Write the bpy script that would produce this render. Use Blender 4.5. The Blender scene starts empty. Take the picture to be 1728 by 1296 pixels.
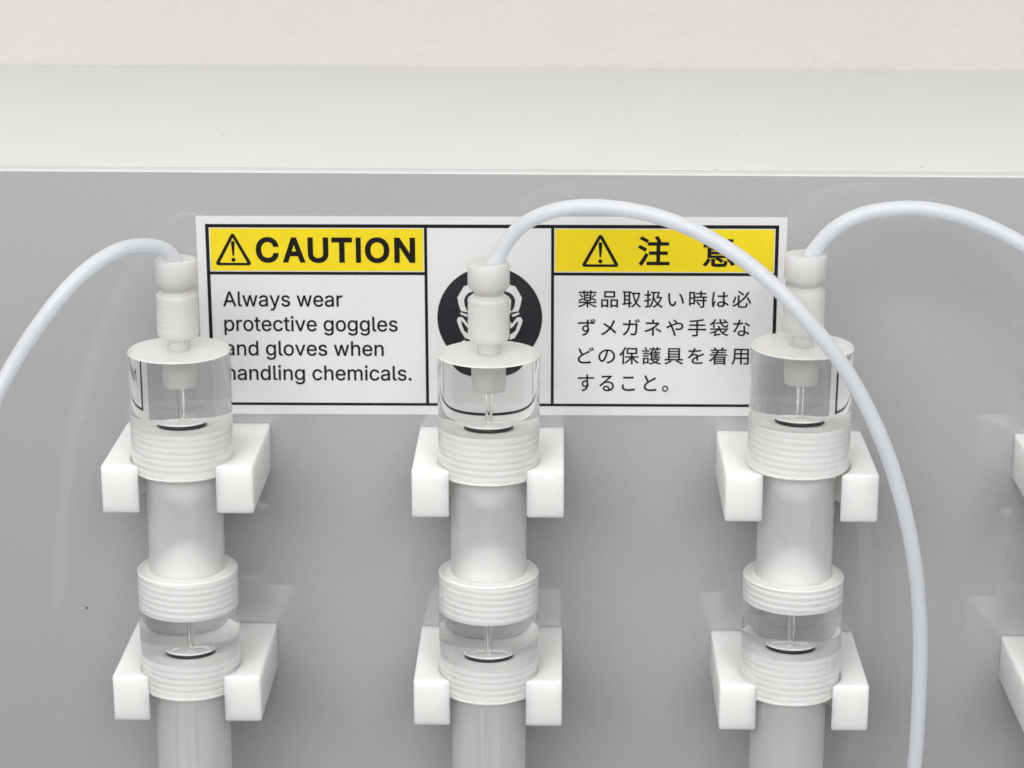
import bpy, bmesh, math, os, random
from mathutils import Vector, Matrix
from mathutils.geometry import delaunay_2d_cdt

random.seed(7)
SC = bpy.context.scene
COL = SC.collection
MM = 0.001

# ------------------------------------------------------------------ camera
cam = bpy.data.cameras.new('camera')
cam_o = bpy.data.objects.new('camera', cam)
COL.objects.link(cam_o)
R_ = Vector((0.99976935, 0.0213367, 0.00244957))
U_ = Vector((-0.00831863, 0.27956047, 0.96009205))
F_ = Vector((-0.01980039, 0.95989098, -0.27967348))
M = Matrix((R_, U_, -F_)).transposed().to_4x4()
M.translation = Vector((16.03, -528.96, 112.94)) * MM
cam_o.matrix_world = M
cam.sensor_fit = 'HORIZONTAL'
cam.sensor_width = 36.0
cam.lens = 3852.07 / 1728 * 36.0
cam.clip_start = 0.02
cam.clip_end = 20.0
cam.dof.use_dof = True
cam.dof.focus_distance = 0.525
cam.dof.aperture_fstop = 21.0
SC.camera = cam_o

# ------------------------------------------------------------------ light
w = bpy.data.worlds.new('World')
SC.world = w
w.use_nodes = True
wn, wl = w.node_tree.nodes, w.node_tree.links
bg = wn['Background']
# the room around: pale ceiling and walls above, darker floor and benches below
tcw = wn.new('ShaderNodeTexCoord'); sep = wn.new('ShaderNodeSeparateXYZ'); rmp = wn.new('ShaderNodeValToRGB'); mr = wn.new('ShaderNodeMapRange')
wl.new(tcw.outputs['Generated'], sep.inputs[0]); wl.new(sep.outputs['Z'], mr.inputs[0])
mr.inputs[1].default_value = -1; mr.inputs[2].default_value = 1
wl.new(mr.outputs[0], rmp.inputs[0]); wl.new(rmp.outputs[0], bg.inputs['Color'])
rmp.color_ramp.interpolation = 'EASE'
rmp.color_ramp.elements[0].position = 0.43; rmp.color_ramp.elements[0].color = (0.2, 0.2, 0.2, 1)
rmp.color_ramp.elements[1].position = 0.60; rmp.color_ramp.elements[1].color = (1.0, 0.995, 0.985, 1)
bg.inputs['Strength'].default_value = 0.60

def ceiling_lamp(name, loc, target, sx, sy, power, col=(1.0, 0.993, 0.98)):
    l = bpy.data.lights.new(name, 'AREA')
    l.shape = 'RECTANGLE'
    l.size, l.size_y = sx, sy
    l.energy = power
    l.color = col
    o = bpy.data.objects.new(name, l)
    o.location = loc
    o.rotation_euler = (Vector(target) - Vector(loc)).to_track_quat('-Z', 'Y').to_euler()
    COL.objects.link(o)
    return o

ceiling_lamp('ceiling_lamp', (-0.35, -0.55, 1.65), (0, 0, -0.05), 1.3, 0.55, 6.5)
ceiling_lamp('ceiling_lamp', (-0.20, -1.75, 0.98), (0, 0, -0.12), 2.2, 1.0, 40)

SC.view_settings.view_transform = 'Standard'
SC.view_settings.look = 'None'
SC.view_settings.exposure = 0.05
SC.view_settings.gamma = 1.0
SC.view_settings.use_curve_mapping = False
SC.render.engine = 'CYCLES'
cy = SC.cycles
cy.max_bounces = 28
cy.diffuse_bounces = 20
cy.glossy_bounces = 8
cy.transmission_bounces = 20
cy.transparent_max_bounces = 16
cy.volume_bounces = 16
cy.caustics_refractive = True
cy.caustics_reflective = True
cy.blur_glossy = 0.3
cy.sample_clamp_indirect = 30.0
cy.use_denoising = True

# ------------------------------------------------------------------ helpers
def tag(o, label=None, cat=None, group=None, kind=None):
    if label: o['label'] = label
    if cat: o['category'] = cat
    if group: o['group'] = group
    if kind: o['kind'] = kind
    return o

def link(name, me, parent=None):
    o = bpy.data.objects.new(name, me)
    COL.objects.link(o)
    if parent: o.parent = parent
    return o

def empty(name, loc):
    o = bpy.data.objects.new(name, None)
    o.empty_display_size = 0.01
    o.location = Vector(loc) * MM
    COL.objects.link(o)
    return o

def mesh(name, verts, faces, mats, smooth=True, fmat=None, angle=35):
    me = bpy.data.meshes.new(name)
    me.from_pydata([tuple(c * MM for c in v) for v in verts], [], faces)
    for m in (mats if isinstance(mats, (list, tuple)) else [mats]):
        me.materials.append(m)
    if fmat:
        for p, k in zip(me.polygons, fmat): p.material_index = k
    bm = bmesh.new(); bm.from_mesh(me)
    bmesh.ops.remove_doubles(bm, verts=bm.verts, dist=1e-7)
    bmesh.ops.recalc_face_normals(bm, faces=bm.faces)
    bm.to_mesh(me); bm.free()
    if smooth:
        me.shade_smooth()
        me.set_sharp_from_angle(angle=math.radians(angle))
    me.update()
    return me

def lathe(name, prof, mats, segs=72, pm=None, angle=35, closed=True):
    """prof: list of (r, z) mm forming a closed loop, or an axis-to-axis chain; pm: material per profile edge"""
    vs, fs, fm = [], [], []
    n = len(prof)
    for r, z in prof:
        for k in range(segs):
            a = 2 * math.pi * k / segs
            vs.append((max(r, 0) * math.cos(a), max(r, 0) * math.sin(a), z))
    edges = n if closed else n - 1
    for i in range(edges):
        j = (i + 1) % n
        if prof[i][0] < 1e-6 and prof[j][0] < 1e-6: continue
        for k in range(segs):
            k2 = (k + 1) % segs
            if prof[i][0] < 1e-6:
                f = (i * segs, j * segs + k2, j * segs + k)
            elif prof[j][0] < 1e-6:
                f = (i * segs + k, i * segs + k2, j * segs)
            else:
                f = (i * segs + k, i * segs + k2, j * segs + k2, j * segs + k)
            fs.append(f); fm.append(pm[i] if pm else 0)
    return mesh(name, vs, fs, mats, True, fm, angle)

def box_pts(x0, x1, y0, y1, z0, z1):
    v = [(x, y, z) for x in (x0, x1) for y in (y0, y1) for z in (z0, z1)]
    f = [(0, 1, 3, 2), (4, 6, 7, 5), (0, 4, 5, 1), (2, 3, 7, 6), (0, 2, 6, 4), (1, 5, 7, 3)]
    return v, f

def bevel(me, w_mm, segs=2, angle=30):
    bm = bmesh.new(); bm.from_mesh(me)
    bmesh.ops.recalc_face_normals(bm, faces=bm.faces)
    ed = [e for e in bm.edges if len(e.link_faces) == 2 and e.calc_face_angle(0) > math.radians(angle)]
    bmesh.ops.bevel(bm, geom=ed, offset=w_mm * MM, segments=segs, profile=0.5, affect='EDGES')
    bm.to_mesh(me); bm.free()
    me.shade_smooth(); me.set_sharp_from_angle(angle=math.radians(50))
    return me

# ------------------------------------------------------------------ materials
class NT:
    def __init__(s, name):
        s.m = bpy.data.materials.new(name)
        s.m.use_nodes = True
        s.t = s.m.node_tree
        s.t.nodes.clear()
        s.out = s.t.nodes.new('ShaderNodeOutputMaterial')
    def n(s, typ, **kw):
        nd = s.t.nodes.new('ShaderNode' + typ)
        ins = kw.pop('ins', {})
        for k, v in kw.items(): setattr(nd, k, v)
        for k, v in ins.items():
            if hasattr(v, 'is_output'): s.t.links.new(v, nd.inputs[k])
            else: nd.inputs[k].default_value = v
        return nd
    def coord(s, scale=(1, 1, 1)):
        tc = s.n('TexCoord')
        mp = s.n('Mapping', ins={'Vector': tc.outputs['Object'], 'Scale': scale})
        return mp.outputs[0]
    def noise(s, vec, scale, detail=3, rough=0.55):
        return s.n('TexNoise', ins={'Vector': vec, 'Scale': scale, 'Detail': detail, 'Roughness': rough})
    def ramp(s, fac, stops):
        r = s.n('ValToRGB', ins={'Fac': fac})
        e = r.color_ramp.elements
        while len(e) < len(stops): e.new(0.5)
        for i, (p, c) in enumerate(stops):
            e[i].position = p; e[i].color = (*c, 1) if len(c) == 3 else c
        return r.outputs['Color']
    def bump(s, h, strength, dist):
        return s.n('Bump', ins={'Height': h, 'Strength': strength, 'Distance': dist}).outputs[0]
    def volume(s, col, density, aniso):
        v = s.n('VolumeScatter', ins={'Color': col, 'Density': density, 'Anisotropy': aniso})
        s.t.links.new(v.outputs[0], s.out.inputs['Volume'])
    def done(s, sh):
        s.t.links.new(sh, s.out.inputs['Surface'])
        return s.m

def c3(a, b=None, c=None):
    return (a, a if b is None else b, a if c is None else c, 1)

def mat_panel():
    t = NT('grey_plastic_sheet')
    v = t.coord()
    n1 = t.noise(v, 900, 2)
    n2 = t.noise(v, 9, 3)
    mixv = t.n('Mix', data_type='RGBA', ins={0: 0.5, 6: t.ramp(n1.outputs['Fac'], [(0.3, (0.345, 0.349, 0.356)), (0.7, (0.375, 0.379, 0.386))]),
                                           7: t.ramp(n2.outputs['Fac'], [(0.3, (0.35, 0.354, 0.362)), (0.7, (0.37, 0.374, 0.380))])})
    vo = t.n('TexVoronoi', feature='F1', ins={'Vector': v, 'Scale': 42.0, 'Randomness': 1.0})
    sp = t.ramp(vo.outputs['Distance'], [(0.005, (0.6, 0.6, 0.6)), (0.011, (1, 1, 1))])
    wn = t.noise(v, 23, 1)
    gate = t.ramp(wn.outputs['Fac'], [(0.52, (1, 1, 1)), (0.56, (0, 0, 0))])
    sp2 = t.n('Mix', data_type='RGBA', blend_type='LIGHTEN', ins={0: 1.0, 6: sp, 7: gate})
    dv = t.n('VectorMath', operation='DISTANCE', ins={0: v, 1: (-0.1008, 0.0, -0.1003)})
    dot = t.ramp(t.n('Math', operation='MULTIPLY', ins={0: dv.outputs['Value'], 1: 1000.0}).outputs[0], [(0.22, (0.12, 0.12, 0.12)), (0.36, (1, 1, 1))])
    sp3 = t.n('Mix', data_type='RGBA', blend_type='MULTIPLY', ins={0: 1.0, 6: sp2.outputs[2], 7: dot})
    colr = t.n('Mix', data_type='RGBA', blend_type='MULTIPLY', ins={0: 1.0, 6: mixv.outputs[2], 7: sp3.outputs[2]})
    sm = t.noise(v, 14, 4, 0.65)
    ro = t.n('MapRange', ins={0: sm.outputs['Fac'], 1: 0.35, 2: 0.75, 3: 0.02, 4: 0.06})
    p = t.n('BsdfPrincipled', ins={'Base Color': colr.outputs[2], 'Roughness': ro.outputs[0], 'IOR': 1.72})
    return t.done(p.outputs[0])

def mat_simple(name, base, rough, ior=1.5, var=0.03, scale=60, bump=0.0, bscale=400, bdist=0.0002, sss=0.0, sscale=0.002, srad=(1, 0.95, 0.9)):
    t = NT(name)
    v = t.coord()
    n1 = t.noise(v, scale, 4)
    lo = tuple(max(0, c * (1 - var)) for c in base); hi = tuple(min(1, c * (1 + var)) for c in base)
    cr = t.ramp(n1.outputs['Fac'], [(0.3, lo), (0.7, hi)])
    ins = {'Base Color': cr, 'Roughness': rough, 'IOR': ior}
    if sss:
        ins.update({'Subsurface Weight': sss, 'Subsurface Scale': sscale, 'Subsurface Radius': srad})
    if bump:
        ins['Normal'] = t.bump(t.noise(v, bscale, 5).outputs['Fac'], bump, bdist)
    p = t.n('BsdfPrincipled', ins=ins)
    return t.done(p.outputs[0])

def mat_ledge():
    t = NT('white_laminate')
    v = t.coord()
    n1 = t.noise(v, 30, 4)
    base = t.ramp(n1.outputs['Fac'], [(0.3, (0.62, 0.622, 0.619)), (0.7, (0.645, 0.647, 0.644))])
    vo = t.n('TexVoronoi', feature='F1', ins={'Vector': v, 'Scale': 75.0})
    sp = t.ramp(vo.outputs['Distance'], [(0.03, (0.45, 0.44, 0.43)), (0.05, (1, 1, 1))])
    gate = t.ramp(t.noise(v, 31, 1).outputs['Fac'], [(0.47, (1, 1, 1)), (0.51, (0, 0, 0))])
    sp2 = t.n('Mix', data_type='RGBA', blend_type='LIGHTEN', ins={0: 1.0, 6: sp, 7: gate})
    col = t.n('Mix', data_type='RGBA', blend_type='MULTIPLY', ins={0: 1.0, 6: base, 7: sp2.outputs[2]})
    p = t.n('BsdfPrincipled', ins={'Base Color': col.outputs[2], 'Roughness': 0.42, 'IOR': 1.45,
            'Normal': t.bump(t.noise(v, 500, 3).outputs['Fac'], 0.08, 0.0002)})
    return t.done(p.outputs[0])

def mat_glass():
    t = NT('clear_acrylic')
    v = t.coord()
    b = t.bump(t.noise(t.coord((1, 1, 0.25)), 160, 2).outputs['Fac'], 0.05, 0.0003)
    g = t.n('BsdfGlass', ins={'Color': (0.998, 1.0, 0.998, 1), 'Roughness': 0.0, 'IOR': 1.49, 'Normal': b})
    return t.done(g.outputs[0])

def mat_frost_face():
    t = NT('machined_acrylic_face')
    v = t.coord()
    b = t.bump(t.noise(v, 1500, 3).outputs['Fac'], 0.25, 0.0002)
    g = t.n('BsdfGlass', ins={'Color': (1, 1, 1, 1), 'Roughness': 0.5, 'IOR': 1.49, 'Normal': b})
    d = t.n('BsdfPrincipled', ins={'Base Color': (0.93, 0.92, 0.905, 1), 'Roughness': 0.3, 'Normal': b})
    m = t.n('MixShader', ins={0: 0.54, 1: g.outputs[0], 2: d.outputs[0]})
    return t.done(m.outputs[0])

def mat_tube():
    t = NT('frosted_acrylic_tube')
    rings = t.noise(t.coord((1, 1, 40)), 90, 2)
    streak = t.noise(t.coord((14, 14, 0.35)), 60, 3)
    hb = t.n('Mix', data_type='FLOAT', ins={0: 0.5, 2: rings.outputs['Fac'], 3: streak.outputs['Fac']})
    b = t.bump(hb.outputs[0], 0.35, 0.0003)
    g = t.n('BsdfGlass', ins={'Color': (1, 1, 1, 1), 'Roughness': 0.3, 'IOR': 1.4, 'Normal': b})
    tr = t.n('BsdfTranslucent', ins={'Color': (0.98, 0.978, 0.972, 1), 'Normal': b})
    df = t.n('BsdfPrincipled', ins={'Base Color': (0.97, 0.97, 0.965, 1), 'Roughness': 0.4, 'Normal': b})
    m1 = t.n('MixShader', ins={0: 0.6, 1: tr.outputs[0], 2: df.outputs[0]})
    fr = t.n('MapRange', ins={0: streak.outputs['Fac'], 1: 0.3, 2: 0.7, 3: 0.27, 4: 0.45})
    m = t.n('MixShader', ins={0: fr.outputs[0], 1: g.outputs[0], 2: m1.outputs[0]})
    return t.done(m.outputs[0])

def mat_thread():
    t = NT('frosted_thread')
    v = t.coord()
    b = t.bump(t.noise(v, 900, 3).outputs['Fac'], 0.15, 0.0002)
    df = t.n('BsdfDiffuse', ins={'Color': (0.985, 0.985, 0.98, 1), 'Normal': b})
    return t.done(df.outputs[0])

def mat_hose():
    t = NT('translucent_fluoropolymer')
    g = t.n('BsdfGlass', ins={'Color': (1, 1, 1, 1), 'Roughness': 0.1, 'IOR': 1.35})
    p = t.n('BsdfPrincipled', ins={'Base Color': (0.915, 0.95, 0.995, 1), 'Roughness': 0.12, 'IOR': 1.38,
            'Subsurface Weight': 1.0, 'Subsurface Scale': 0.004, 'Subsurface Radius': (0.95, 0.97, 1.0)})
    tr = t.n('BsdfTranslucent', ins={'Color': (0.95, 0.97, 1.0, 1)})
    m1 = t.n('MixShader', ins={0: 0.42, 1: p.outputs[0], 2: tr.outputs[0]})
    m = t.n('MixShader', ins={0: 0.8, 1: g.outputs[0], 2: m1.outputs[0]})
    return t.done(m.outputs[0])

def mat_nut():
    t = NT('natural_polypropylene')
    v = t.coord()
    b = t.bump(t.noise(v, 700, 4).outputs['Fac'], 0.06, 0.0002)
    g = t.n('BsdfGlass', ins={'Color': (1, 1, 1, 1), 'Roughness': 0.18, 'IOR': 1.4, 'Normal': b})
    cr = t.ramp(t.noise(v, 300, 4).outputs['Fac'], [(0.3, (0.93, 0.908, 0.886)), (0.7, (0.955, 0.934, 0.912))])
    p = t.n('BsdfPrincipled', ins={'Base Color': cr, 'Roughness': 0.3, 'Subsurface Weight': 1.0, 'Subsurface Scale': 0.005,
            'Subsurface Radius': (1, 0.95, 0.9), 'Normal': b})
    tr = t.n('BsdfTranslucent', ins={'Color': cr, 'Normal': b})
    m1 = t.n('MixShader', ins={0: 0.4, 1: p.outputs[0], 2: tr.outputs[0]})
    m = t.n('MixShader', ins={0: 0.58, 1: g.outputs[0], 2: m1.outputs[0]})
    t.volume((0.998, 0.995, 0.990, 1), 700.0, 0.2)
    return t.done(m.outputs[0])

PANEL = mat_panel()
EDGE = mat_simple('panel_edge', (0.62, 0.62, 0.615), 0.4)
LEDGE = mat_ledge()
WALL = mat_simple('painted_wall', (0.52, 0.507, 0.49), 0.8, var=0.012, scale=40, bump=0.35, bscale=420, bdist=0.0012)
CLIP = mat_simple('white_fluoropolymer', (0.79, 0.783, 0.772), 0.38, var=0.018, scale=220, bump=0.12, bscale=900, bdist=0.0002, sss=1.0, sscale=0.005)
NUT = mat_nut()
GLASS = mat_glass()
FROST = mat_frost_face()
TUBE = mat_tube()
THREAD = mat_thread()
HOSE = mat_hose()
FRIT = mat_simple('white_frit', (0.9, 0.9, 0.895), 0.4, var=0.03, scale=900)
RUBBER = mat_simple('black_rubber', (0.02, 0.019, 0.02), 0.35)
PAPER = mat_simple('white_vinyl', (0.655, 0.657, 0.656), 0.38, var=0.008, scale=150, bump=0.05, bscale=900)
YELLOW = mat_simple('yellow_print', (0.75, 0.58, 0.004), 0.42, var=0.03, scale=300, bump=0.05, bscale=900)
BLACK = mat_simple('black_print', (0.008, 0.008, 0.009), 0.35, ior=1.35, var=0.2, scale=300)
NAVY = mat_simple('blue_black_print', (0.010, 0.0105, 0.015), 0.4, var=0.25, scale=400)

# ------------------------------------------------------------------ setting
TOP = 10.46
PT = 5.6      # sheet thickness
v, f = box_pts(-420, 420, 0, PT, -300, TOP)
me = mesh('panel', v, f, [PANEL, EDGE], False)
bevel(me, 0.35, 3)
for p in me.polygons:
    if p.normal.z > 0.5 or p.normal.y > 0.3: p.material_index = 1
tag(link('panel', me), kind='structure')

v, f = box_pts(-440, 440, PT + 0.5, 168.4, -300, TOP - 0.15)
me = mesh('ledge', v, f, LEDGE, False)
bevel(me, 0.6, 3)
tag(link('ledge', me), kind='structure')

v, f = box_pts(-1800, 1800, 168.6, 230, -700, 1700)
me = mesh('wall', v, f, WALL, False)
tag(link('wall', me), kind='structure')

# ------------------------------------------------------------------ warning label
LB = empty('warning_label', (0, 0, 0))
LB.rotation_euler = (0, -0.00449, 0)
tag(LB, 'white bilingual caution sticker with yellow headings on the grey panel', 'warning label')

def flat(name, polys, y, mat, parent):
    vs, fs = [], []
    for poly in polys:
        b = len(vs)
        vs += [(x, y, z) for x, z in poly]
        fs.append(tuple(range(b, b + len(poly))))
    me = bpy.data.meshes.new(name)
    me.from_pydata([tuple(c * MM for c in q) for q in vs], [], fs)
    me.materials.append(mat)
    bm = bmesh.new(); bm.from_mesh(me)
    bmesh.ops.triangulate(bm, faces=bm.faces)
    for fc in bm.faces:
        fc.normal_update()
        if fc.normal.y > 0: fc.normal_flip()
    bm.to_mesh(me); bm.free()
    return link(name, me, parent)

def rect(x0, x1, z0, z1): return [(x0, z0), (x1, z0), (x1, z1), (x0, z1)]
def disc(cx, cz, r, n=72): return [(cx + r * math.cos(2 * math.pi * k / n), cz + r * math.sin(2 * math.pi * k / n)) for k in range(n)]

v, f = box_pts(-70, 70, -0.16, -0.01, -49, 0)
me = mesh('backing', v, f, PAPER, False)
link('backing', me, LB)
Y1, Y2, Y3 = -0.20, -0.24, -0.28
fx0, fx1, fz0, fz1 = -67.85, 68.1, -46.72, -1.9
t = 0.84
dv1, dv2, hz = -15.5, 14.65, -13.85
flat('border', [rect(fx0, fx1, fz1 - t, fz1), rect(fx0, fx1, fz0, fz0 + 0.68),
                rect(fx0, fx0 + t, fz0 + 0.68, fz1 - t), rect(fx1 - t, fx1, fz0 + 0.68, fz1 - t),
                rect(dv1 - 0.36, dv1 + 0.36, fz0 + 0.68, fz1 - t), rect(dv2 - 0.36, dv2 + 0.36, fz0 + 0.68, fz1 - t),
                rect(fx0 + t, dv1 - 0.36, hz - 0.37, hz + 0.37), rect(dv2 + 0.36, fx1 - t, hz - 0.37, hz + 0.37)], Y1, BLACK, LB)
g_ = 0.22
flat('heading_field', [rect(fx0 + t + g_, dv1 - 0.36 - g_, hz + 0.37 + g_, fz1 - t - g_)], Y1, YELLOW, LB)
flat('heading_field', [rect(dv2 + 0.36 + g_, fx1 - t - g_, hz + 0.37 + g_, fz1 - t - g_)], Y1, YELLOW, LB)

def round_tri(pts, r, n=6):
    out = []
    for i in range(3):
        p, a, b = Vector(pts[i]), Vector(pts[i - 1]), Vector(pts[(i + 1) % 3])
        da, db = (a - p).normalized(), (b - p).normalized()
        half = da.angle(db) / 2
        d = r / math.tan(half)
        c = p + (da + db).normalized() * (r / math.sin(half))
        s, e = p + da * d - c, p + db * d - c
        a0 = math.atan2(s.y, s.x); a1 = math.atan2(e.y, e.x)
        dlt = (a1 - a0 + math.pi) % (2 * math.pi) - math.pi
        for k in range(n + 1):
            q = a0 + dlt * k / n
            out.append((c.x + r * math.cos(q), c.y + r * math.sin(q)))
    return out

def triangle(cx, top, bot, half):
    o = round_tri([(cx, top + 0.55), (cx - half - 0.35, bot), (cx + half + 0.35, bot)], 0.55)
    i = round_tri([(cx, top - 0.98), (cx - half + 0.92, bot + 0.64), (cx + half - 0.92, bot + 0.64)], 0.1)
    n = len(o)
    polys = [[o[q], o[(q + 1) % n], i[(q + 1) % n], i[q]] for q in range(n)]
    h = top - bot
    zt = top - h * 0.235
    zb = top - h * 0.70
    polys.append([(cx - 0.46, zt - 0.25), (cx - 0.28, zt), (cx + 0.28, zt), (cx + 0.46, zt - 0.25), (cx + 0.2, zb), (cx - 0.2, zb)])
    polys.append(disc(cx, top - h * 0.825, 0.5, 20))
    return flat('warning_triangle', polys, Y2, BLACK, LB)

triangle(-61.36, -4.2, -11.95, 4.2)
triangle(25.97, -4.25, -12.08, 4.3)

try:
    FONT = bpy.data.fonts.load(os.path.join(bpy.utils.system_resource('DATAFILES', path='fonts'), 'Inter.woff2'))
except Exception:
    FONT = None

def text(name, body, x0, x1, base, cap, mat=BLACK, font=None, bold=0.0, spacing=1.0, box=None):
    """x0..x1: inked extent; base: baseline; cap: cap height (all mm). box=(z0,z1) fits the inked height instead.
    The outlines are filled by winding number, so overlapping strokes of a glyph stay solid."""
    cu = bpy.data.curves.new(name, 'FONT')
    cu.body = body
    if font: cu.font = font
    cu.size = 1.0
    cu.fill_mode = 'NONE'
    cu.space_character = spacing
    cu.resolution_u = 5
    tmp = bpy.data.objects.new(name, cu)
    COL.objects.link(tmp)
    bpy.context.view_layer.update()
    dg = bpy.context.evaluated_depsgraph_get()
    cv = tmp.to_curve(dg, apply_modifiers=False)
    loops = []
    for sp in cv.splines:
        bp = sp.bezier_points
        pts = []
        for a, b in zip(bp, list(bp[1:]) + [bp[0]]):
            p0, p1, p2, p3 = a.co.xy, a.handle_right.xy, b.handle_left.xy, b.co.xy
            line = (p1 - p0).cross(p3 - p0) ** 2 + (p2 - p0).cross(p3 - p0) ** 2 < 1e-12
            k = 1 if line else 6
            for q in range(k):
                u = q / k
                pts.append(p0 * (1 - u) ** 3 + p1 * 3 * u * (1 - u) ** 2 + p2 * 3 * u * u * (1 - u) + p3 * u ** 3)
        cl = []
        for q in pts:
            if not cl or (q - cl[-1]).length > 1e-4: cl.append(q)
        if (cl[0] - cl[-1]).length < 1e-4: cl.pop()
        if len(cl) > 2: loops.append(cl)
    tmp.to_curve_clear()
    bpy.data.objects.remove(tmp)
    bpy.data.curves.remove(cu)
    area = lambda l: sum(l[k - 1].cross(l[k]) for k in range(len(l))) / 2
    big = max(loops, key=lambda l: abs(area(l)))
    sgn = 1 if area(big) > 0 else -1
    if bold:
        nl = []
        for l in loops:
            o = []
            for k in range(len(l)):
                a = (l[k] - l[k - 1]).normalized(); b = (l[(k + 1) % len(l)] - l[k]).normalized()
                na, nb = Vector((a.y, -a.x)) * sgn, Vector((b.y, -b.x)) * sgn
                m = na + nb
                if m.length < 0.5: m = na; d = 1
                else: m.normalize(); d = min(1.6, 1 / max(0.3, m.dot(na)))
                o.append(l[k] + m * bold * d)
            nl.append(o)
        loops = nl
    vs, fs = [], []
    # group loops by horizontal overlap so that each glyph is filled on its own
    loops.sort(key=lambda l: min(q.x for q in l))
    groups = []
    for l in loops:
        a, b = min(q.x for q in l), max(q.x for q in l)
        if groups and a < groups[-1][1]:
            groups[-1][0].append(l); groups[-1][1] = max(groups[-1][1], b)
        else: groups.append([[l], b])
    for g, _ in groups:
        co, ed = [], []
        for l in g:
            b = len(co); co += l
            ed += [(b + k, b + (k + 1) % len(l)) for k in range(len(l))]
        r = delaunay_2d_cdt(co, ed, [], 0, 1e-6)
        b = len(vs); vs += list(r[0])
        for tri in r[2]:
            c = (r[0][tri[0]] + r[0][tri[1]] + r[0][tri[2]]) / 3
            wn = 0
            for l in g:
                for k in range(len(l)):
                    p, q = l[k - 1], l[k]
                    if p.y <= c.y < q.y and (q - p).cross(c - p) > 0: wn += 1
                    elif q.y <= c.y < p.y and (q - p).cross(c - p) < 0: wn -= 1
            if wn: fs.append(tuple(b + k for k in tri))
    xs = [q.x for q in vs]; ys = [q.y for q in vs]
    sx = (x1 - x0) / (max(xs) - min(xs)); mx = min(xs)
    if box: sz = (box[1] - box[0]) / (max(ys) - min(ys)); oz = box[0] - min(ys) * sz
    else: sz = cap / (CAPH + 2 * bold); oz = base + bold * sz
    me = bpy.data.meshes.new(name)
    me.from_pydata([tuple(Vector((x0 + (q.x - mx) * sx, Y2, oz + q.y * sz)) * MM) for q in vs], [], fs)
    me.materials.append(mat)
    bm = bmesh.new(); bm.from_mesh(me)
    for fc in bm.faces:
        fc.normal_update()
        if fc.normal.y > 0: fc.normal_flip()
    bm.to_mesh(me); bm.free()
    return link(name, me, LB)

CAPH = 0.51
for ch, a, b in (('C', 405, 545), ('A', 567, 706), ('U', 720, 846), ('T', 865, 990), ('I', 1012, 1043), ('O', 1067, 1216), ('N', 1245, 1372)):
    a, b = -55.95 + (a - 405) * 0.03925, -55.95 + (b - 405) * 0.03925
    if ch == 'I': flat('letter', [rect(a, b, -11.25, -5.08)], Y2, BLACK, LB)
    else: text('letter', ch, a, b, -11.25, 6.17, font=FONT, bold=0.027)
for body, x0, x1, bz in (('Always wear', -64.25, -35.6, -22.05), ('protective goggles', -64.15, -22.45, -28.15),
                         ('and gloves when', -64.15, -25.92, -34.25), ('handling chemicals.', -64.1, -19.28, -40.4)):
    text('text_line', body, x0, x1, bz, 3.7, font=FONT, bold=0.008)
text('heading_text', '注', 34.8, 42.4, 0, 0, bold=0.02, box=(-11.85, -4.5))
text('heading_text', '意', 50.15, 57.9, 0, 0, bold=0.02, box=(-12.0, -4.6))
for body, x1, z0, z1 in (('薬品取扱い時は必', 62.0, -22.05, -17.8), ('ずメガネや手袋な', 61.9, -29.1, -24.75),
                         ('どの保護具を着用', 61.8, -36.15, -31.75), ('すること。', 42.6, -42.95, -38.7)):
    text('text_line', body, 20.75, x1, 0, 0, spacing=1.22, bold=0.008, box=(z0, z1))

# round pictogram
PC = empty('pictogram', (0, 0, 0))
PC.parent = LB
PX, PZ = -0.36, -24.67
flat('roundel', [disc(PX, PZ, 12.56, 96)], Y1, NAVY, PC)
HEAD = [(0, 9.3), (-3.39, 8.9), (-4.77, 8.15), (-6.14, 7.75), (-6.94, 6.37), (-7.7, 4.99), (-7.36, 3.13), (-6.9, 1.67), (-5.09, 1.35), (-4.23, 0.37), (0, -0.83)]
STRAP = [(-3.52, 6.66), (-4.98, 6.17), (-5.77, 5.32), (-6.13, 4.35), (-5.98, 3.13), (-5.4, 1.67), (-4.93, 1.79), (-5.15, 4.35), (-4.51, 5.37), (-3.33, 5.73)]
TICK = [(-7.18, 0.97), (-6.91, 1.36), (-5.23, 0.79), (-5.49, 0.25)]
HAND = [(-7.87, -0.54), (-7.47, 0.16), (-6.6, 0.2), (-5.82, -0.77), (-5.35, -1.46), (-4.87, -0.85), (-4.88, -2.69), (-5.63, -2.16), (-6.22, -1.26), (-6.84, -0.69), (-6.69, -1.75), (-6.15, -3.22), (-4.86, -4.2), (-4.75, -5.42), (-5.93, -5.02), (-6.94, -3.31), (-7.56, -1.76)]
def both(pl, s=1): return [[(PX + x, PZ + z) for x, z in pl], [(PX - x, PZ + z) for x, z in pl][::-1]]
flat('head_mark', both(HEAD), Y2, PAPER, PC)
flat('strap_mark', both(STRAP), Y3, NAVY, PC)
flat('lens_mark', [[(PX + sx * 2.3 + 1.5 * math.cos(a * .3142), PZ + 3.1 + 1.1 * math.sin(a * .3142)) for a in range(20)] for sx in (-1, 1)], Y3, NAVY, PC)
flat('cuff_mark', both(TICK), Y2 - 0.02, PAPER, PC)
flat('glove_mark', both(HAND), Y2, PAPER, PC)
arc = [(-8.2 * math.cos(a), -2.0 - 7.6 * math.sin(a)) for a in [math.radians(32 + 4 * k) for k in range(15)]]
arc2 = [(x * 0.87, z * 0.90) for x, z in arc][::-1]
n = len(arc)
flat('collar_mark', [[(PX + q[0], PZ + q[1]) for q in (arc[k], arc[k + 1], arc2[n - 2 - k], arc2[n - 1 - k])] for k in range(n - 1)], Y2, PAPER, PC)

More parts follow.
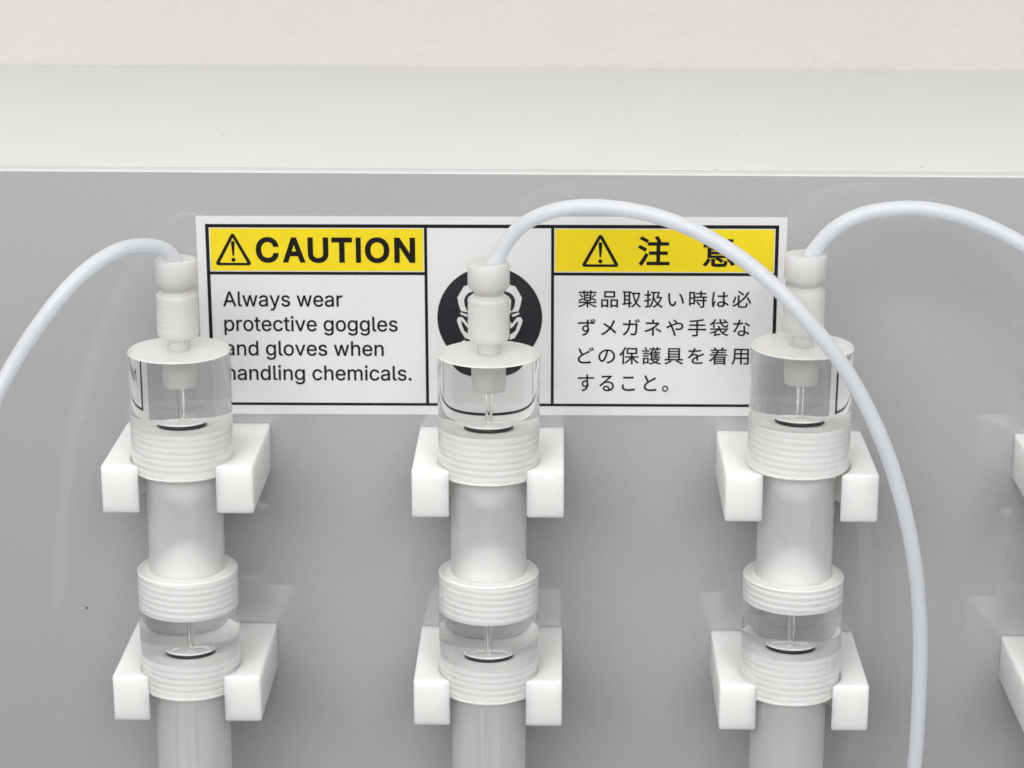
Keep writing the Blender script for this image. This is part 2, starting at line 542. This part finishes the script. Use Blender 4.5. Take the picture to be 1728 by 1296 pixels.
# ------------------------------------------------------------------ clip blocks
CW, CH, CD, AX, HR = 34.94, 11.53, 33.98, 26.0, 11.82

def clip_mesh():
    hw = CW / 2
    yf = -CD
    a0 = math.asin((CD - AX) / HR)          # where the hole breaks through the front face
    pts = [(-hw, 0), (hw, 0), (hw, yf), (HR * math.cos(a0), yf)]
    n = 40
    for k in range(1, n):
        a = -a0 + (math.pi + 2 * a0) * k / n
        pts.append((HR * math.cos(a), -AX + HR * math.sin(a)))
    pts += [(-HR * math.cos(a0), yf), (-hw, yf)]
    m = len(pts)
    vs = [(x, y, 0) for x, y in pts] + [(x, y, -CH) for x, y in pts]
    fs = [tuple(range(m)), tuple(range(2 * m - 1, m - 1, -1))] + [(k, k + m, (k + 1) % m + m, (k + 1) % m) for k in range(m)]
    me = mesh('clip_block', vs, fs, CLIP, False)
    bm = bmesh.new(); bm.from_mesh(me)
    bmesh.ops.recalc_face_normals(bm, faces=bm.faces)
    ed = [e for e in bm.edges if e.calc_face_angle(0) > math.radians(25) and not all(abs(q.co.y) < 1e-6 for q in e.verts)]
    bmesh.ops.bevel(bm, geom=ed, offset=0.55 * MM, segments=3, profile=0.5, affect='EDGES')
    bm.to_mesh(me); bm.free()
    me.shade_smooth(); me.set_sharp_from_angle(angle=math.radians(40))
    return me

CLIP_ME = clip_mesh()
def clip(x, z, label, rot=0.0):
    o = link('clip_block', CLIP_ME)
    o.location = Vector((x, -0.02, z)) * MM
    o.rotation_euler = (0, rot, 0)
    return tag(o, label, 'clip', 'white clip blocks on the grey panel')

xs = [-142.9, -71.09, 0.28, 72.13, 144.1]
zu = [-51.3, -51.54, -51.91, -52.24, -52.4]
zl = [-103.2, -103.63, -104.0, -104.33, -105.0]
for i in range(1, 5):
    clip(xs[i], zu[i], ['', 'upper white clip block at the CAUTION end of the sticker', 'upper white clip block under the round pictogram',
         'upper white clip block at the Japanese end of the sticker', 'upper white clip block beyond the long bent hose'][i], (0, -0.004, -0.006, -0.004, 0)[i])
    clip(xs[i] + (0, 0.3, 0, 0.1, 0)[i], zl[i], ['', 'lower white clip block on the cartridge beside the CAUTION text', 'lower white clip block on the cartridge before the pictogram',
         'lower white clip block on the cartridge beside the Japanese text', 'lower white clip block beyond the long bent hose'][i], (0, -0.005, -0.003, -0.004, 0)[i])

# ------------------------------------------------------------------ columns
OR, TR, TI, IR = 11.77, 8.85, 7.6, 10.35

def thread_mesh(name, z0, z1, pitch=1.5, depth=0.22, nth=72, per=6):
    """solid frosted plug with a helical ridge, from z0 (low) to z1 (high)"""
    rows = max(4, int((z1 - z0) / pitch * per))
    vs, fs = [], []
    for i in range(rows + 1):
        z = z0 + (z1 - z0) * i / rows
        for k in range(nth):
            ph = (z / pitch + k / nth) % 1.0
            prof = 1 - abs(2 * ph - 1)
            r = IR - depth + depth * min(1, prof * 1.5)
            if i == 0 or i == rows: r = IR - depth
            a = 2 * math.pi * k / nth
            vs.append((r * math.cos(a), r * math.sin(a), z))
    for i in range(rows):
        for k in range(nth):
            k2 = (k + 1) % nth
            fs.append((i * nth + k, i * nth + k2, (i + 1) * nth + k2, (i + 1) * nth + k))
    fs.append(tuple(range(nth))[::-1]); fs.append(tuple(range(rows * nth, (rows + 1) * nth)))
    return mesh(name, vs, fs, THREAD, True, None, 60)

def column(x, top, cap_bot, stem_bot, disc_z, cou_top, ins_bot, disc2, cou_bot, label):
    base = -175.0
    root = empty('cartridge', (x, -AX - 0.02, base))
    root.rotation_euler = (0, 0, random.uniform(0, 6.28))
    tag(root, label, 'cartridge', 'clear and frosted cartridges clipped to the panel')
    P = lambda z: z - base
    def part(name, me, parent=root):
        return link(name, me, parent)
    b = 0.3
    # cap, solid clear acrylic with the fine axial channel
    cr = 0.55
    prof = [(0, P(top)), (OR - b, P(top)), (OR, P(top) - b), (OR, P(cap_bot) + b), (OR - b, P(cap_bot)), (0, P(cap_bot))]
    cap = part('end_cap', lathe('end_cap', prof, [GLASS, FROST], 96, [1, 1, 0, 1, 1], 30, closed=False))
    ch = [(0, P(stem_bot) + 0.3), (cr, P(stem_bot) + 0.3), (cr, P(disc_z) + 0.9), (0, P(disc_z) + 0.9)]
    me = lathe('channel', ch, GLASS, 24, None, 30, closed=False)
    me.flip_normals()
    part('channel', me, cap)
    d = disc_z
    def frit(dz, par):
        fr = [(0, P(dz) + 1.1), (2.3, P(dz) + 1.1), (2.6, P(dz) + 0.95), (2.9, P(dz) + 1.2), (3.65, P(dz) + 1.2), (3.75, P(dz) + 1.1), (3.75, P(dz) + 0.7), (0, P(dz) + 0.7)]
        part('frit_disc', lathe('frit_disc', fr, FRIT, 48, None, 30, closed=False), par)
        rg = [(3.32 + 0.45 * math.cos(a), P(dz) + 0.24 + 0.45 * math.sin(a)) for a in [2 * math.pi * k / 10 for k in range(10)]]
        part('o_ring', lathe('o_ring', rg, RUBBER, 48, None, 80, closed=True), par)
    frit(disc_z, cap)
    part('thread', thread_mesh('thread', P(cap_bot) - 0.05, P(disc_z) - 0.32), cap)
    # upper frosted tube
    def tube(za, zb):
        pr = [(TR, P(za)), (TR, P(zb)), (TI, P(zb)), (TI, P(za))]
        return part('tube', lathe('tube', pr, TUBE, 72, None, 30, closed=True))
    tube(cap_bot + 0.6, cou_top - 0.8)
    def plug(za, zb):
        """tapered end plug inside the tube, wide at za, narrow at zb"""
        d = zb - za
        pr = [(0, P(za)), (TI - 0.12, P(za)), (TI - 0.12, P(za) + 0.12 * d), (TI - 1.2, P(za) + 0.45 * d), (TI - 3.2, P(za) + 0.8 * d), (1.2, P(zb)), (0, P(zb))]
        return part('plug', lathe('plug', pr, THREAD, 48, None, 60, closed=False))
    plug(cap_bot + 0.35, cap_bot - 9.0)
    plug(cou_top - 0.5, cou_top + 6.5)
    plug(cou_bot + 0.35, cou_bot - 6.0)
    # coupling between the two tubes
    prof = [(0, P(cou_top)), (OR - b, P(cou_top)), (OR, P(cou_top) - b), (OR, P(cou_bot) + b), (OR - b, P(cou_bot)), (0, P(cou_bot))]
    cou = part('coupling', lathe('coupling', prof, [GLASS, FROST], 96, [1, 1, 0, 1, 1], 30, closed=False))
    ch = [(0, P(ins_bot) - 0.02), (cr, P(ins_bot) - 0.02), (cr, P(disc2) + 0.9), (0, P(disc2) + 0.9)]
    me = lathe('channel', ch, GLASS, 24, None, 30, closed=False)
    me.flip_normals()
    part('channel', me, cou)
    frit(disc2, cou)
    part('thread', thread_mesh('thread', P(ins_bot), P(cou_top) - 0.15), cou)
    part('thread', thread_mesh('thread', P(cou_bot) - 0.05, P(disc2) - 0.32), cou)
    tube(cou_bot + 0.6, base)
    # fitting screwed into the cap
    q = P(top)
    hd = [(1.95, q + 17.0), (1.95, q + 20.6), (2.5, q + 21.2), (4.5, q + 21.3), (4.72, q + 21.15), (4.78, q + 20.9), (4.78, q + 16.0), (4.68, q + 15.75), (3.55, q + 14.6),
          (3.35, q + 14.5), (3.3, q + 13.2), (1.95, q + 13.2)]
    fit = part('fitting', lathe('fitting', hd, NUT, 64, None, 22, closed=True))
    body = [(0, q + 13.9), (3.4, q + 13.95), (3.55, q + 13.9), (4.66, q + 13.05), (4.78, q + 12.75), (4.78, q + 12.5)]
    z = 11.6
    for k in range(6):
        body += [(4.78, q + z + 0.35), (4.72, q + z + 0.15), (4.72, q + z - 0.1), (4.78, q + z - 0.3)]
        z -= 1.15
    body += [(4.78, q + 4.1), (4.55, q + 3.5), (4.1, q + 3.0), (2.75, q + 2.9), (2.62, q + 2.6), (2.62, P(stem_bot) + 2.6), (2.42, P(stem_bot) + 0.25), (2.2, P(stem_bot)), (0, P(stem_bot))]
    part('ferrule_nut', lathe('ferrule_nut', body, NUT, 64, None, 22, closed=False), fit)
    return root

CG = ['clear-capped frosted cartridge at the CAUTION end of the sticker', 'clear-capped frosted cartridge in front of the round pictogram',
      'clear-capped frosted cartridge behind the long hose, at the Japanese text']
column(-70.75, -25.95, -54.35, -34.1, -43.3, -79.1, -88.9, -99.7, -108.5, CG[0])
column(0.30, -26.28, -54.65, -34.3, -43.3, -79.1, -89.0, -99.8, -108.6, CG[1])
column(71.78, -23.8, -52.5, -32.2, -41.2, -79.2, -85.6, -96.8, -108.1, CG[2])
column(143.9, -26.2, -54.6, -34.2, -43.3, -79.1, -89.0, -99.8, -108.6, 'clear-capped frosted cartridge beyond the long hose, past the Japanese text')

# ------------------------------------------------------------------ hoses
def smooth_path(pts, per=6):
    out = []
    P = [Vector(p) for p in pts]
    for i in range(len(P) - 1):
        p0 = P[max(i - 1, 0)]; p1 = P[i]; p2 = P[i + 1]; p3 = P[min(i + 2, len(P) - 1)]
        for k in range(per):
            t = k / per
            out.append(0.5 * ((2 * p1) + (p2 - p0) * t + (2 * p0 - 5 * p1 + 4 * p2 - p3) * t * t + (3 * p1 - p0 - 3 * p2 + p3) * t ** 3))
    out.append(P[-1])
    for _ in range(6):
        out = [out[0]] + [(out[k - 1] + 2 * out[k] + out[k + 1]) / 4 for k in range(1, len(out) - 1)] + [out[-1]]
    return out

def hose(pts, label, r=1.72, ri=0.8, seg=24):
    path = smooth_path(pts)
    vs, fs = [], []
    tan = [(path[min(i + 1, len(path) - 1)] - path[max(i - 1, 0)]).normalized() for i in range(len(path))]
    nrm = tan[0].orthogonal().normalized()
    n = len(path)
    for rad in (r, ri):
        nr = tan[0].orthogonal().normalized()
        for i in range(n):
            nr = (nr - tan[i] * nr.dot(tan[i])).normalized()
            bn = tan[i].cross(nr)
            for k in range(seg):
                a = 2 * math.pi * k / seg
                vs.append(tuple(path[i] + (nr * math.cos(a) + bn * math.sin(a)) * rad))
    for s in (0, 1):
        o = s * n * seg
        for i in range(n - 1):
            for k in range(seg):
                k2 = (k + 1) % seg
                q = (o + i * seg + k, o + i * seg + k2, o + (i + 1) * seg + k2, o + (i + 1) * seg + k)
                fs.append(q if s == 0 else q[::-1])
    for i, flip in ((0, False), (n - 1, True)):
        for k in range(seg):
            k2 = (k + 1) % seg
            q = (i * seg + k2, i * seg + k, n * seg + i * seg + k, n * seg + i * seg + k2)
            fs.append(q[::-1] if flip else q)
    me = mesh('hose', vs, fs, HOSE, True, None, 60)
    return tag(link('hose', me), label, 'hose', 'translucent hoses leaving the cartridge tops')

T0 = [(-70.75, -26.0, -8), (-70.8, -26.0, -6), (-71.2, -26.6, -4.1), (-72.9, -28.4, -1.9), (-75.9, -31.5, -0.5), (-79.6, -36.0, 0.2), (-83.3, -41.0, -0.7), (-87.9, -45.0, -3.6), (-92.7, -48.0, -8.5), (-97.8, -50.0, -15.1), (-102.1, -51.0, -21.5), (-106.8, -54.0, -29.7), (-112.6, -60.0, -42.4), (-117.7, -64.0, -56.1), (-121.8, -67.0, -70.1), (-124.9, -69.0, -86.0), (-127.3, -70.0, -104.0), (-129.3, -70.0, -122.8)]
T1 = [(0.30, -26.0, -9), (0.6, -26.0, -7), (1.5, -26.1, -5.0), (2.8, -26.5, -3.2), (4.1, -27.0, -0.5), (6.7, -28.0, 3.0), (10.4, -29.5, 6.0), (15.7, -31.0, 8.3), (21.6, -32.0, 9.3), (27.4, -33.5, 9.4), (33.9, -35.0, 8.8), (40.4, -36.5, 7.3), (46.9, -38.0, 4.9), (53.4, -39.5, 1.4), (59.9, -41.0, -3.1), (66.4, -43.0, -8.8), (73.0, -44.0, -16.0), (78.5, -44.0, -23.0), (83.4, -44.0, -30.8), (88.5, -44.0, -41.1), (92.4, -43.5, -51.5), (95.3, -43.0, -61.5), (97.6, -42.0, -71.8), (99.3, -41.0, -83.7), (100.2, -40.0, -95.8), (100.6, -39.0, -108.2), (100.6, -38.0, -123.1), (99.7, -37.0, -139.6), (98.2, -36.0, -155.8)]
T2 = [(71.78, -26.0, -6.5), (72.1, -26.0, -4.5), (72.9, -26.2, -2.6), (74.1, -26.5, -0.9), (75.8, -27.0, 1.6), (78.6, -27.5, 4.3), (83.1, -28.0, 6.9), (88.2, -28.5, 8.2), (94.0, -29.0, 8.8), (99.9, -29.5, 8.4), (106.4, -30.0, 6.9), (113.0, -31.0, 4.4), (119.3, -32.0, 1.2), (126.0, -34.0, -3.4), (132.5, -37.0, -9.4), (139.1, -42.0, -16.9), (144.8, -46.0, -26.1), (150.1, -48.0, -38.2), (154.6, -48.0, -52.1), (157.9, -47.0, -67.6), (160.3, -45.0, -85.3), (161.8, -43.0, -107.9), (161.9, -41.0, -131.1)]
hose(T0, 'short hose curving down from the cartridge at the CAUTION text')
hose(T1, 'long hose arching from the pictogram cartridge across the Japanese text')
hose(T2, 'hose arching away from the cartridge at the Japanese text')
